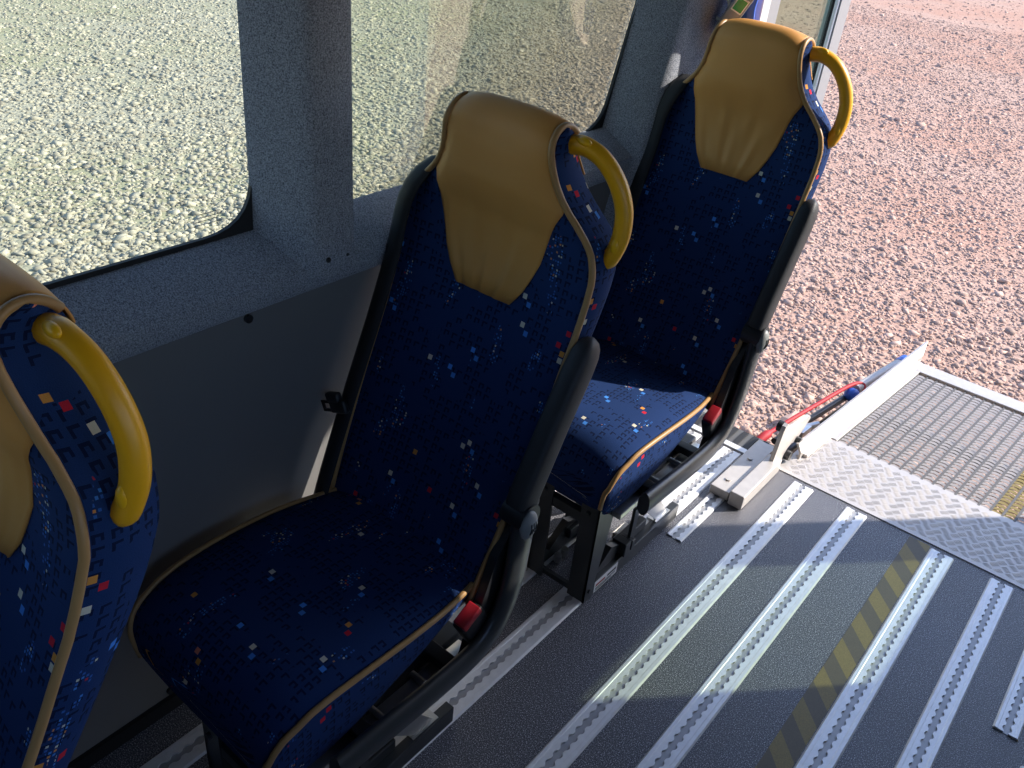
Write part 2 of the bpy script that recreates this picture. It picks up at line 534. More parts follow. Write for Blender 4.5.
def seat_cushion(parent):
    mb = MB()
    # rings along y: (y, top z, half width, bottom z)
    ys = [.442, .446, .454, .470, .495, .52, .56, .62, .68, .74, .80, .85, .89, .92]
    top = [.340, .362, .386, .408, .424, .434, .440, .442, .440, .436, .430, .424, .420, .418]
    hw = [.180, .186, .190, .193, .196, .198, .201, .204, .205, .204, .200, .193, .186, .178]
    bot = [.305, .280, .262, .252, .249, .250, .256, .272, .298, .315, .332, .346, .356, .362]
    ss = [-1, -.95, -.86, -.72, -.55, -.35, -.12, .12, .35, .55, .72, .86, .95, 1]
    rings = []; uvs = []
    vl = 0
    for i, y in enumerate(ys):
        if i: vl += math.hypot(ys[i] - ys[i - 1], top[i] - top[i - 1])
        ring = []; ru = []
        edge = .024 * min(1, (i + 1) / 5)
        for s in ss:
            dz = -.010 * (1 - s * s) * interp(y, [.5, .6, .9], [0, 1, 1]) - edge * abs(s) ** 5
            ring.append((hw[i] * s, y, top[i] + dz)); ru.append((hw[i] * s, vl + 1.3))
        zt = ring[-1][2]
        for sg in (1, -1):
            if sg < 0:
                for s in (.6, .2, -.2, -.6):
                    ring.append((hw[i] * s * .93, y, bot[i])); ru.append((hw[i] + .2 + (1 - s) * .2, vl + 1.3))
            for k in range(1, 6):
                t = k / 6 if sg > 0 else 1 - k / 6
                z = zt + (bot[i] - zt) * t
                bul = .008 * math.sin(math.pi * t) - .014 * t
                ring.append((sg * (hw[i] + bul), y, z)); ru.append((sg * (hw[i] + (zt - z)) + .0, vl + 1.3))
            if sg > 0:
                ring.append((sg * (hw[i] - .014), y, bot[i])); ru.append((hw[i] + (zt - bot[i]), vl + 1.3))
        rings.append(ring + [ring[0]]); uvs.append(ru + [ru[0]])
    m = len(rings[0])
    mb.grid(rings, uvs)
    mb.add(rings[0][:-1], [list(range(m - 1))], [uvs[0][:-1]])
    mb.add(rings[-1][:-1], [list(range(m - 1))], [uvs[-1][:-1]])
    o = mb.build('seat_cushion', MT['fabric'], parent, smooth=75, merge=True)
    md = o.modifiers.new('soft', 'SUBSURF'); md.levels = 1; md.render_levels = 1
    for sg in (-1, 1):
        path = []
        for i, y in enumerate(ys):
            edge = .024 * min(1, (i + 1) / 5)
            path.append((sg * (hw[i] + .001), y, top[i] - edge))
        path = [(sg * (hw[0] - .006), ys[0] + .006, .290)] + path[0:]
        MB().tube(smooth_path(path, 3), .0056, 8).build('piping', MT['piping'], o, smooth=60)
    return o

def make_seat():
    root = thing('passenger_seat', None, 'seat')
    seat_back(root)
    # moulded rear shell
    mb = MB()
    rows = []
    for z in np.linspace(.40, 1.10, 16):
        w = seat_width(z) - .018; y = seat_front(z) + seat_thick(z)
        rows.append([(w * s, y + .016 * (1 - s ** 4) - .004, z) for s in np.linspace(-1, 1, 13)])
    mb.grid(rows)
    sh = mb.build('rear_shell', MT['black'], root, smooth=60)
    md = sh.modifiers.new('thickness', 'SOLIDIFY'); md.thickness = .006
    seat_cushion(root)
    # yellow grab handle, aisle side of the head part
    hp = smooth_path([(.108, 1.152, 1.142), (.138, 1.154, 1.146), (.172, 1.160, 1.132), (.200, 1.166, 1.100), (.216, 1.170, 1.060), (.220, 1.168, 1.020), (.215, 1.162, .988), (.204, 1.156, .962)], 6)
    rr = [interp(i / (len(hp) - 1), [0, .08, .2, .8, .93, 1], [.0150, .0165, .0150, .0150, .0150, .0095]) for i in range(len(hp))]
    h = MB().tube(hp, rr, 14).build('grab_handle', MT['yellow'], root, smooth=60)
    MB().ball((.140, 1.1455, 1.155), .015, .0065, .008).build('plug_cover', MT['yellow_cap'], h, smooth=80)
    MB().ball((.219, 1.155, 1.000), .0085, .0080, .016).build('plug_cover', MT['yellow_cap'], h, smooth=80)
    # side frame: flattened tube from the armrest pivot down and forward
    fp = smooth_path([(.236, .962, .560), (.236, .958, .480), (.236, .946, .390), (.236, .912, .318), (.236, .850, .285), (.236, .740, .282), (.236, .640, .287), (.236, .530, .292)], 5)
    MB().tube(fp, .030, 14, flat=(1.0, .50), up=(0, 1, 0)).build('side_frame', MT['frame'], root, smooth=50)
    mb = MB()
    MB().prism([(.850, .262), (.905, .262), (.965, .34), (.985, .47), (.960, .53), (.915, .47), (.880, .37)], 'x', .204, .222).build('recliner_cover', MT['black'], root)
    for y in (.60, .80):
        MB().box(.10, .236, y, y + .03, .262, .282, .003).build('frame_bracket', MT['frame'], root)
    # raised armrest
    a = Vector((.230, .952, .575)); b = Vector((.226, 1.104, .856))
    L = (b - a).length
    dirn = (b - a).normalized()
    ang = math.atan2(dirn.y, dirn.z)
    M = Matrix.Translation(a) @ Matrix.Rotation(-ang, 4, 'X')
    mb = MB()
    secs = []
    for t in [0, .03, .15, .5, .8, .9, .95, .98, 1.0]:
        k = interp(t, [0, .03, .8, .9, .95, .98, 1.0], [.92, 1, 1, .93, .78, .55, .12])
        ring = []
        for q in range(20):
            an = 2 * math.pi * q / 20
            ca, sa = math.cos(an), math.sin(an)
            ex = lambda c: math.copysign(abs(c) ** .55, c)
            ring.append((M @ Vector((.021 * ex(ca) * k, .029 * ex(sa) * k - .004 * math.sin(math.pi * t), t * L)))[:])
        secs.append(ring + [ring[0]])
    mb.grid(secs)
    mb.add(secs[0][:-1], [list(range(20))]); mb.add(secs[-1][:-1], [list(range(20))])
    ar = mb.build('armrest', MT['armrest'], root, smooth=45, merge=True)
    mb = MB()
    mb.cyl((.206, .955, .560), (.254, .955, .560), .027, 20)
    mb.box(.212, .248, .930, .980, .560, .598, .010, Matrix.Translation((0, .955, .56)) @ Matrix.Rotation(-ang, 4, 'X') @ Matrix.Translation((0, -.955, -.56)))
    mb.build('pivot_joint', MT['black'], ar, smooth=40)
    cap = MB()
    cap.ball((.256, .948, .552), .012, .021, .030, 18, 10)
    cp = cap.build('pivot_cap', MT['greycap'], ar, smooth=80)
    # embossed mark on the cap
    mb = MB()
    for k in range(3):
        y = .940 + .006 * k
        mb.tube([(.2670, y, .541), (.2680, y + .003, .552), (.2670, y + .002, .563)], .0011, 6)
    mb.tube([(.2670, .940, .541), (.2685, .948, .548), (.2670, .956, .545)], .0011, 6)
    mb.build('embossed_mark', MT['black'], cp)
    # buckle with red button on a steel stalk
    Mb = Matrix.Translation((.214, .872, .335)) @ Matrix.Rotation(math.radians(28), 4, 'X')
    bk = MB().box(-.014, .014, -.029, .029, -.045, .040, .006, Mb).build('belt_buckle', MT['black'], root, smooth=40)
    MB().box(-.012, .0155, -.024, .024, .030, .047, .003, Mb).build('release_button', MT['red'], bk, smooth=40)
    mb = MB()
    mb.box(-.005, .005, -.011, .011, -.105, -.040, .002, Mb)
    mb.cyl((.204, .895, .245), (.226, .895, .245), .012, 12)
    mb.tube([(.216, .875, .26), (.220, .90, .245), (.220, .91, .275), (.216, .885, .300)], .003, 6)
    mb.build('buckle_stalk', MT['steel'], bk, smooth=40)
    # belt webbing on the wall side
    mb = MB()
    path = []
    for z in np.linspace(.34, .97, 22):
        path.append((seat_front(z) - .012 + .004, z))
    path += [(seat_front(.99) - .004, 1.000), (seat_front(1.0) + .012, 1.022), (seat_front(1.0) + .045, 1.034), (seat_front(1.0) + .085, 1.028), (seat_front(1.0) + .110, 1.0), (seat_front(1.0) + .118, .95)]
    rows = []
    for i, (y, z) in enumerate(path):
        sh = interp(z, [.34, .6, .95, 1.03], [.004, .0, .000, .030])
        rows.append([(-.184 + sh, y - .010, z), (-.202 + sh, y - .009, z), (-.218 + sh, y - .004, z), (-.233 + sh, y + .008, z - .004)])
    mb.grid(rows)
    bl = mb.build('seat_belt', MT['webbing'], root, smooth=60)
    md = bl.modifiers.new('thickness', 'SOLIDIFY'); md.thickness = .004; md.offset = 1
    # tongue
    zt = .566
    yt = seat_front(zt) - .012
    Mt = Matrix.Translation((-.228, yt - .018, zt)) @ Matrix.Rotation(math.radians(-24), 4, 'Y')
    mb = MB()
    for x0, x1, z0, z1 in ((-.030, -.024, -.012, .012), (-.004, .0, -.012, .012), (-.030, .0, .006, .012), (-.030, .0, -.012, -.006)):
        mb.box(x0, x1, -.002, .002, z0, z1, 0, Mt)
    mb.box(-.002, .046, -.006, .006, -.014, .014, .004, Mt)
    mb.box(-.004, .034, -.008, .008, .010, .030, .005, Mt)
    mb.build('belt_tongue', MT['black'], bl, smooth=40)
    # seat pan and slide rails
    MB().box(-.175, .175, .49, .90, .235, .262, .006).build('seat_pan', MT['frame'], root)
    for sx in (-1, 1):
        mb = MB()
        mb.box(sx * .19 - .012, sx * .19 + .012, .50, .88, .242, .258, .002)
        for y in (.66, .76): mb.cyl((sx * .19 - .016, y, .262), (sx * .19 + .016, y, .262), .007, 10)
        mb.build('slide_rail', MT['steel'], root, smooth=40)
    # pedestal: legs, base bars, struts
    for sx in (1, -1):
        x0, x1 = (.128, .178) if sx > 0 else (.004, .048)
        xo = x1 if sx > 0 else x0; xi = xo - sx * .006
        mb = MB()
        mb.box(x0, x1, .447, .453, .004, .285)                        # front web
        mb.prism([(.447, .004), (.474, .004), (.520, .285), (.447, .285)], 'x', xi, xo)
        mb.cyl((xo - sx * .002, .462, .035), (xo + sx * .004, .462, .035), .006, 10)
        mb.cyl((x0 + .02, .440, .262), (x0 + .02, .450, .262), .007, 10)
        mb.build('front_leg', MT['frame'], root)
        mb = MB()
        mb.prism([(.590, .240), (.690, .240), (.840, .045), (.790, .045)], 'x', xi - sx * .012, xi - sx * .006)
        mb.prism([(.775, .044), (.845, .044), (.845, .052), (.775, .052)], 'x', xi - sx * .03, xi)
        mb.build('rear_strut', MT['steel'], root)
        mb = MB()
        mb.box(xo - .022 if sx > 0 else xo, xo if sx > 0 else xo + .022, .470, .885, .005, .050, .002)
        mb.box(xo - sx * .011 - .004, xo - sx * .011 + .004, .64, .66, .05, .17)
        br = mb.build('base_bar', MT['frame'], root)
        mb = MB()
        mb.box(xo - sx * .030 - .012, xo - sx * .030 + .012, .56, .74, .050, .078, .003)
        mb.box(xo - sx * .014 - .02, xo - sx * .014 + .02, .60, .625, .052, .092, .002)
        mb.box(xo - sx * .014 - .018, xo - sx * .014 + .018, .635, .650, .052, .082, .002)
        mb.prism([(.490, .050), (.585, .050), (.600, .085), (.560, .10)], 'x', xo - sx * .03, xo - sx * .012)
        mb.build('locking_lever', MT['frame'], br)
        for y in (.52, .55, .83):
            MB().cyl((xo - sx * .04, y, .004), (xo - sx * .04, y, .024), .010, 10).build('rail_bolt', MT['steel'], br, smooth=40)
        MB().box(xo - sx * .05 - .018, xo - sx * .05 + .018, .66, .72, .004, .05, .003).build('rail_clamp', MT['steel'], br)
    st = MB().box(.1781, .1790, .485, .585, .012, .046).build('warning_sticker', MT['sticker'], root)
    mb = MB()
    mb.box(.1791, .1796, .490, .530, .030, .036)
    mb.build('red_print', MT['red'], st)
    mb = MB()
    mb.box(.1791, .1796, .490, .575, .022, .0245); mb.box(.1791, .1796, .490, .560, .0165, .019); mb.box(.1791, .1796, .540, .578, .030, .036)
    mb.build('black_print', MT['black'], st)
    mb = MB()
    mb.box(.0, .13, .450, .470, .222, .250, .002)
    mb.build('cross_bar', MT['frame'], root)
    MB().box(.0, .13, .640, .665, .205, .232, .002).build('cross_bar', MT['frame'], root)
    MB().box(.0, .135, .452, .464, .012, .026, .001).build('foot_stay', MT['frame'], root)
    return root

XC = -.885
seat = make_seat()
seat.location = (XC, 0, 0)
seat.scale = (1, 1, .991)
seat['label'] = 'middle blue seat, shaded cushion fully in view, beside the grey fleece window pillar'
seat['group'] = 'passenger seats in a row along the window wall'
s2 = copy_tree(seat); s2.location = (XC + .006, .89, 0)
s2.scale = (1, 1, 1.033)
s2['label'] = 'rearmost blue seat with a sunlit cushion corner, next to the open rear door'
s0 = copy_tree(seat); s0.location = (XC - .002, -.89, 0)
s0.scale = (1, 1, .985)
RF = Matrix.Translation((0, .90, .42)) @ Matrix.Rotation(math.radians(.8), 4, 'X') @ Matrix.Translation((0, -.90, -.42))
for ch in seat.children:
    if ch.name.split('.')[0] in ('seat_back', 'rear_shell', 'grab_handle', 'seat_belt'):
        ch.matrix_local = RF            # back rest set a little more upright
RB = Matrix.Translation((0, .90, .42)) @ Matrix.Rotation(math.radians(-3.2), 4, 'X') @ Matrix.Translation((0, -.90, -.42))
for ch in s0.children:
    if ch.name.split('.')[0] in ('seat_back', 'rear_shell', 'grab_handle', 'seat_belt'):
        ch.matrix_local = RB            # back rest set a little further back
    if ch.name.startswith('armrest'):
        # folded down: turned forward about its pivot
        pv = Vector((.236, .955, .560))
        ch.matrix_local = Matrix.Translation(pv) @ Matrix.Rotation(math.radians(118), 4, 'X') @ Matrix.Translation(-pv)
s0['label'] = 'nearest blue seat cut off by the left picture edge, only backrest and handle showing'

# ------------------------------------------------------------------ floor, rails, tape
FL = MB().box(-1.26, .86, -3.0, 2.2, -.06, 0).build('floor', MT['floor'])
tag(FL, 'dark speckled vinyl bus floor', 'floor', kind='structure')

def rail(x0, x1, y0, y1, label):
    """flat seat rail with a scalloped slot: two top strips and the channel below"""
    root = thing('floor_rail', label, 'rail', (0, 0, 0), group='aluminium rails along the floor')
    root.location = ((x0 + x1) / 2, y0, 0)
    hw = (x1 - x0) / 2
    P = .0254
    n = int((y1 - y0) / P)
    ys = []; xs = []
    K = 10
    for i in range(n * K + 1):
        y = i * P / K
        d = abs((i % K) / K - .5) * P          # distance from the hole centre
        r = .0098
        xx = math.sqrt(max(0, r * r - d * d))
        ys.append(y); xs.append(max(xx, .0052))
    Lg = ys[-1]
    mb = MB()
    H = .0058
    for sg in (-1, 1):
        rows = []
        for y, x in zip(ys, xs):
            rows.append([(sg * x, y, .0008), (sg * x, y, H - .0006), (sg * (hw * .62), y, H - .0006), (sg * (hw * .66), y, H), (sg * (hw - .0035), y, H), (sg * hw, y, .0012)])
        mb.grid(rows)
        for e in (0, -1):
            mb.add(rows[e] + [(sg * hw, rows[e][0][1], .0003), (sg * .004, rows[e][0][1], .0003)], [list(range(8))])
    mb.build('rail_top', MT['alu'], root)
    MB().box(-.012, .012, 0, Lg, .0003, .0012).build('slot_channel', MT['alu_dark'], root)
    return root

rail(-.770, -.706, -1.2, 2.185, 'aluminium floor rail carrying the aisle-side legs of the seats')
rail(-1.068, -1.004, -1.2, 2.185, 'aluminium floor rail running under the seats close to the wall')
rail(-.908, -.845, -1.2, 2.185, 'aluminium floor rail carrying the wall-side legs, half hidden below the seats')
rail(-.688, -.641, 1.702, 1.96, 'short aluminium rail piece ending in front of the metal ramp blocks')
rail(-.534, -.471, -1.2, 2.188, 'first full-length aluminium rail on the open floor, nearest the seats')
rail(-.373, -.310, -1.2, 2.188, 'second full-length aluminium rail from the seats on the open floor')
rail(-.133, -.069, -1.2, 2.188, 'aluminium rail lying right beside the yellow and black hazard tape')
rail(.024, .084, -1.2, 2.188, 'full-length aluminium rail between the hazard tape rail and the short right-hand rail')
rail(.153, .207, 1.683, 2.188, 'short aluminium rail at the right picture edge, its cut end showing')
rail(.225, .285, -1.2, 1.63, 'aluminium rail just visible at the bottom right corner')

tp = MB().box(-.192, -.135, -1.2, 2.19, .0003, .0012).build('hazard_tape', MT['hazard'])
tag(tp, 'worn yellow and black striped tape stuck to the floor', 'tape')

# threshold at the rear edge
t = MB().box(-1.06, -.63, 2.192, 2.216, 0, .005, .001).build('trim_1', MT['alu'])
tag(t, 'aluminium floor edge strip', 'trim', kind='structure')
mb = MB()
mb.box(-1.06, .86, 2.2, 2.31, -.06, -.001)
for k in range(12):
    x = -1.04 + .035 * k
    mb.cur = 1
    mb.box(x, x + .018, 2.217, 2.305, -.001, .003, .0008)
mb.cur = 0
t = mb.build('trim_2', [MT['threshold'], MT['rubber']])
tag(t, 'ribbed grey and black doorway threshold', 'trim', kind='structure')
t = MB().box(-1.2, .86, 2.2, 2.30, -.42, -.06).build('wall_rear_lower', MT['bodygrey'])
tag(t, 'dark body below the rear doorway', 'wall', kind='structure')

# ------------------------------------------------------------------ left wall
def structure(o, label, cat):
    return tag(o, label, cat, kind='structure')

mb = MB()
mb.box(-1.20, -1.145, -3.0, 2.12, 0, .83)
o = mb.build('wall_left', MT['panel'])
structure(o, 'smooth light grey lower wall panel', 'wall')
for y, z in ((.774, .800), (.526, .049), (1.30, .80)):
    MB().cyl((-1.146, y, z), (-1.139, y, z), .008, 14).build('panel_fastener', MT['black'], o, smooth=40)
structure(MB().box(-1.27, -1.20, -3.0, 2.2, -.06, .86).build('wall_outer', MT['rubber']), 'bus side below the windows', 'wall')
structure(MB().box(-1.27, -1.12, -3.0, 2.2, 1.70, 1.96).build('wall_upper', MT['fleece']), 'fleece covered wall above the windows', 'wall')
structure(MB().box(-1.15, -1.135, -3.0, 2.1, 0, .035).build('baseboard_left', MT['rubber']), 'black skirting along the wall', 'trim')

# fleece window sill
prof = [(-1.215, .78), (-1.146, .815), (-1.128, .819), (-1.122, .826), (-1.116, .856), (-1.117, .866), (-1.124, .873), (-1.20, .921), (-1.215, .923)]
mb = MB().prism(prof, 'y', -3.0, 2.06)
structure(mb.build('trim_3', MT['fleece'], smooth=35), 'grey fleece covered window sill', 'trim')

# fleece pillar between the two windows
secs = []
for z, g in ((.845, .006), (.862, .010), (.90, .0), (1.0, -.004), (1.3, -.006), (1.72, -.008)):
    c = [(-1.215, .842 - g), (-1.195, .846 - g), (-1.122, .884 - g * .5), (-1.110, .893), (-1.104, .902), (-1.094 - .0, .962 + g * .4), (-1.097, .974 + g * .4), (-1.108, .981 + g * .4), (-1.215, .988 + g)]
    secs.append([(x if z > .85 else x - .006, y, z) for x, y in c])
mb = MB().grid(secs)
mb.add(secs[0], [list(range(len(secs[0])))])
for (y, z) in ((.925, .885), (.975, .880)):
    pass
pl = mb.build('trim_4', MT['fleece'], smooth=30)
structure(pl, 'grey fleece pillar between the two windows', 'trim')
for y in (.916, .958):
    MB().ball((-1.098, y, .884), .004, .005, .005).build('screw', MT['black'], pl, smooth=80)

# rear corner pillar
def shear_prism(poly, z0, z1, k, n=2):
    vs = []; fs = []
    m = len(poly)
    zs = np.linspace(z0, z1, n)
    for z in zs:
        for x, y in poly: vs.append((x, min(y + k * (z - .95), 2.2) if y < 2.19 else y, z))
    for i in range(n - 1):
        for j in range(m): fs.append([i * m + j, i * m + (j + 1) % m, (i + 1) * m + (j + 1) % m, (i + 1) * m + j])
    fs.append(list(range(m))[::-1]); fs.append([(n - 1) * m + j for j in range(m)])
    return MB().add(vs, fs)
poly = [(-1.215, 1.925), (-1.195, 1.932), (-1.105, 1.962), (-1.094, 1.974), (-1.090, 1.990), (-1.055, 2.2), (-1.215, 2.2)]
structure(shear_prism(poly, .02, 1.96, .27, 6).build('trim_5', MT['fleece'], smooth=30), 'grey fleece rear corner pillar', 'trim')
structure(MB().box(-1.20, -.975, 2.2, 2.245, -.06, 1.96, .004).build('trim_6', MT['white']), 'white painted rear door jamb', 'trim')

def rounded(pts, r, n=7):
    out = []
    m = len(pts)
    for i in range(m):
        p = Vector(pts[i]); a = (Vector(pts[i - 1]) - p).normalized(); b = (Vector(pts[(i + 1) % m]) - p).normalized()
        s = p + a * r; e = p + b * r
        for k in range(n + 1):
            t = k / n
            out.append(tuple((1 - t) ** 2 * s + 2 * t * (1 - t) * p + t * t * e))
    return out
def window(name, square, r, label, glass):
    """poly (y,z) outline; glass pane with a black rubber seal"""
    poly = rounded(square, r)
    pane = MB().prism(poly, 'x', -1.224, -1.220).build(name, glass)
    structure(pane, label, 'window')
    cy = sum(p[0] for p in poly) / len(poly); cz = sum(p[1] for p in poly) / len(poly)
    # flat black rubber border: fills out the rounded corners
    rows = []
    n = len(poly)
    per = n // 4
    for i in range(n + 1):
        k = i % n
        y, z = poly[k]
        q = k % per
        corner = square[k // per]
        a = Vector(poly[(k // per) * per]); e = Vector(poly[(k // per) * per + per - 1]); c_ = Vector(corner)
        t = q / (per - 1)
        o_ = a.lerp(c_, 2 * t) if t < .5 else c_.lerp(e, 2 * t - 1)
        oy = o_.x + (.03 if o_.x > cy else -.03); oz = o_.y + (.02 if o_.y > cz else -.02)
        ins = .006
        iy = y - ins * (1 if y > cy else -1); iz = z - ins * (1 if z > cz else -1)
        rows.append([(-1.224, oy, oz), (-1.210, oy, oz), (-1.210, iy, iz), (-1.218, iy, iz)])
    MB().grid(rows).build('window_seal', MT['rubber'], pane)
    return pane
window('window_1', [(-2.4, .925), (.855, .925), (.862, 1.70), (-2.4, 1.70)], .10, 'side window beside the nearest seat', MT['glass'])
mk = MB()
for k in range(4):
    mk.box(-1.2192, -1.2188, .735 + .004 * k, .790 - .006 * (k % 2), .952 + .006 * k, .9530 + .006 * k)
mk.build('etched_mark', MT['grey'], bpy.data.objects['window_1'])
window('window_2', [(.970, .915), (1.915, .915), (2.15, 1.70), (.970, 1.70)], .08, 'side window behind the middle seat', MT['glass_rear'])
structure(MB().box(-1.25, -1.226, .882, .960, .86, 1.72).build('trim_7', MT['rubber']), 'black outer window post', 'trim')
structure(MB().box(-1.25, -1.21, -3.0, -2.38, .9, 1.72).build('trim_8', MT['rubber']), 'black outer window post at the front', 'trim')

# ------------------------------------------------------------------ right wall, front, ceiling, rear header
structure(MB().box(-1.27, .90, -3.0, 2.24, 1.96, 2.0).build('ceiling', MT['roof']), 'grey headliner ceiling', 'ceiling')
mb = MB()
mb.box(.80, .86, -3.0, 2.2, 0, .95); mb.box(.80, .86, -3.0, 2.2, 1.62, 1.96)
mb.box(.80, .86, 1.0, 2.2, .95, 1.62); mb.box(.80, .86, -3.0, -1.2, .95, 1.62)
structure(mb.build('wall_right', MT['panel']), 'right side wall of the bus', 'wall')
structure(MB().box(.828, .833, -1.2, 1.0, .95, 1.62).build('window_3', MT['glass_clear']), 'right side window', 'window')
mb = MB()  # unseen front, closed to a narrow opening to cut the fill light
mb.box(-1.27, .86, -3.06, -3.0, -.06, .95); mb.box(-1.27, .86, -3.06, -3.0, 1.7, 1.96)
mb.box(-1.27, -.6, -3.06, -3.0, .95, 1.7); mb.box(-.3, .86, -3.06, -3.0, .95, 1.7)
structure(mb.build('wall_front', MT['panel']), 'unseen front bulkhead, closed up to dim the inside', 'wall')
structure(MB().box(-.6, -.3, -3.034, -3.028, .95, 1.7).build('window_4', MT['glass_clear']), 'unseen front windscreen, narrowed to dim the inside', 'window')
structure(MB().box(-1.2, .86, 2.2, 2.25, 1.60, 1.96).build('wall_rear', MT['panel']), 'header above the rear doorway', 'wall')
structure(MB().box(.74, .86, 2.2, 2.25, -.06, 1.96).build('trim_9', MT['white']), 'right rear door jamb', 'trim')

# rear doors, both swung open
def rear_door(name, hinge, end, z0, z1, win, label, glass, thick=.04, liner=False, side=-1):
    hx, hy = hinge; ex, ey = end
    L = math.hypot(ex - hx, ey - hy)
    root = thing(name, label, 'door', (hx, hy, 0), math.atan2(ey - hy, ex - hx))
    root['kind'] = 'structure'
    a0, a1, w0, w1 = win
    mb = MB()
    T = thick / 2
    mb.box(0, L, -T, T, z0, w0, .006); mb.box(0, L, -T, T, w1, z1, .006)
    mb.box(0, a0, -T, T, w0 - .01, w1 + .01, .006); mb.box(a1, L, -T, T, w0 - .01, w1 + .01, .006)
    mb.build('door_panel', MT['white'], root)
    pl = rounded([(a0 - .008, w0 - .008), (a1 + .008, w0 - .008), (a1 + .008, w1 + .008), (a0 - .008, w1 + .008)], .05)
    fr = MB().tube([(x, 0, z) for x, z in pl] + [(pl[0][0], 0, pl[0][1])], .011, 8, caps=False).build('window_seal', MT['rubber'], root, smooth=60)
    if liner:
        ln = MB()
        for q in ((.02, L - .012, z0 + .02, w0 - .01), (.02, L - .012, w1 + .01, z1 - .02), (.02, a0 - .008, w0 - .01, w1 + .01), (a1 + .008, L - .012, w0 - .01, w1 + .01)):
            ln.box(q[0], q[1], T - .001, T + .006, q[2], q[3], .002) if side > 0 else ln.box(q[0], q[1], -T - .006, -T + .001, q[2], q[3], .002)
        ln.build('inner_liner', MT['liner'], root)
    MB().box(a0 - .01, a1 + .01, -.003, .003, w0 - .01, w1 + .01).build('window_pane', glass, root)
    return root
rear_door('door_1', (-1.03, 2.26), (-1.155, 3.26), -.35, 1.78, (.16, .850, .62, 1.58), 'left rear door swung open behind the rearmost seat', MT['glass_door'], liner=True)
rear_door('door_2', (.82, 2.26), (.85, 3.42), -.35, 1.78, (.34, .95, .86, 1.32), 'right rear door swung open outside the frame', MT['glass_door'])

# ------------------------------------------------------------------ things on the rear pillar
dv = thing('ticket_device', 'grey handheld device with a green display hanging at the rear corner pillar', 'device', (-1.022, 2.135, 1.207))
Md = Matrix.Rotation(math.radians(28), 4, 'Y') @ Matrix.Rotation(math.radians(25), 4, 'Z')
MB().box(-.020, .020, -.014, .014, -.045, .125, .005, Md).build('body', MT['grey'], dv, smooth=40)
ds = MB().box(-.0145, .0145, -.0165, -.013, .020, .058, .001, Md).build('bezel', MT['sticker'], dv)
MB().box(-.012, .012, -.0172, -.0160, .024, .054, 0, Md).build('display', MT['green'], ds)
bg = thing('blue_strap', 'blue strap hanging behind the grey device on the rear pillar', 'strap', (-1.0, 2.172, 1.2))
mb = MB()
mb.grid([[(-.075 + .012 * math.sin(k), .004 * math.sin(2 * k), -.13 + .0), (-.045, .0, -.13)] if False else [(-.03 + .01 * math.sin(k * .7), .004 * math.cos(k), -.12 + .03 * k), (.028 + .006 * math.sin(k * .9), .004 * math.sin(k), -.12 + .03 * k)] for k in range(10)])
sb = mb.build('webbing', MT['blue'], bg, smooth=60)
md = sb.modifiers.new('thickness', 'SOLIDIFY'); md.thickness = .006
mb = MB().tube([(-.058 + .02 * math.cos(a), -.02, .02 + .028 * math.sin(a)) for a in np.linspace(0, 2 * math.pi, 20)], .006, 8)
mb.build('ring', MT['steel'], bg, smooth=60)

# ------------------------------------------------------------------ wheelchair lift
lift = thing('wheelchair_lift', 'aluminium wheelchair lift platform with tread plate and grating behind the doorway', 'lift', (0, 2.2, 0))
def L_(x0, x1, y0, y1, z0, z1, bev=0.0, mb=None):
    return (mb or MB()).box(x0, x1, y0 - 2.2, y1 - 2.2, z0, z1, bev)
# tread plate with raised five-bar pattern
mb = MB()
mb.box(-.600, .60, .004, .285, -.012, .0)
bars = MB()
cell = .029
row = 0
y = .026
while y < .265:
    x = -.575 + (cell / 2 if row % 2 else 0)
    col = 0
    while x < .58:
        along = (row + col) % 2 == 0
        for k in range(5):
            d = (k - 2) * .0046
            l = .0105
            c45 = math.cos(math.pi / 4)
            if along: ax, ay, bx, by = c45, c45, -c45, c45
            else: ax, ay, bx, by = c45, -c45, c45, c45
            cx = x + bx * d; cy = y + by * d
            w = .0016
            p = [(cx - ax * l, cy - ay * l, 0), (cx + bx * w, cy + by * w, 0), (cx + ax * l, cy + ay * l, 0), (cx - bx * w, cy - by * w, 0), (cx - ax * l * .4, cy - ay * l * .4, .0011), (cx + ax * l * .4, cy + ay * l * .4, .0011)]
            bars.add(p, [[0, 1, 4], [1, 5, 4], [1, 2, 5], [2, 3, 5], [3, 4, 5], [3, 0, 4]])
        x += cell; col += 1
    y += cell * .72; row += 1
mb.add(bars.v, bars.f)
mb.box(-.600, .60, .000, .016, -.02, .003, .001)
tread = mb.build('tread_plate', MT['lift'], lift)
# expanded grating
MB_s = MB(); MB_y = MB(); MB_b = MB()
pitch = .0335
x = -.535
yy0, yy1 = .285, .955
ci = 0
while x < .56:
    MB_b.box(x - .0036, x + .0036, yy0, yy1, -.030, -.0035)
    ye = -.075 < x < -.01
    tgt = MB_y if ye else MB_s
    yv = yy0 + .006 + (.0 if ci % 2 else .0)
    while yv < yy1 - .01:
        a, b = x + .0036, x + pitch - .0036
        # tilted strand with bowed middle
        q = []
        for t in np.linspace(0, 1, 4):
            xx = a + (b - a) * t; bow = .0035 * math.sin(math.pi * t)
            q.append((xx, yv, -.016 + bow * .3, bow))
        vs = []
        for xx, y_, z_, bw in q:
            vs += [(xx, y_ + bw, z_ + .010), (xx, y_ + .0090 + bw, z_ + .0135), (xx, y_ + .0096 + bw, z_ + .0120), (xx, y_ + .001 + bw, z_ + .0085)]
        fs = []
        for k in range(3):
            for e in range(4):
                fs.append([k * 4 + e, k * 4 + (e + 1) % 4, (k + 1) * 4 + (e + 1) % 4, (k + 1) * 4 + e])
        tgt.add(vs, fs)
        yv += .0205
    x += pitch; ci += 1
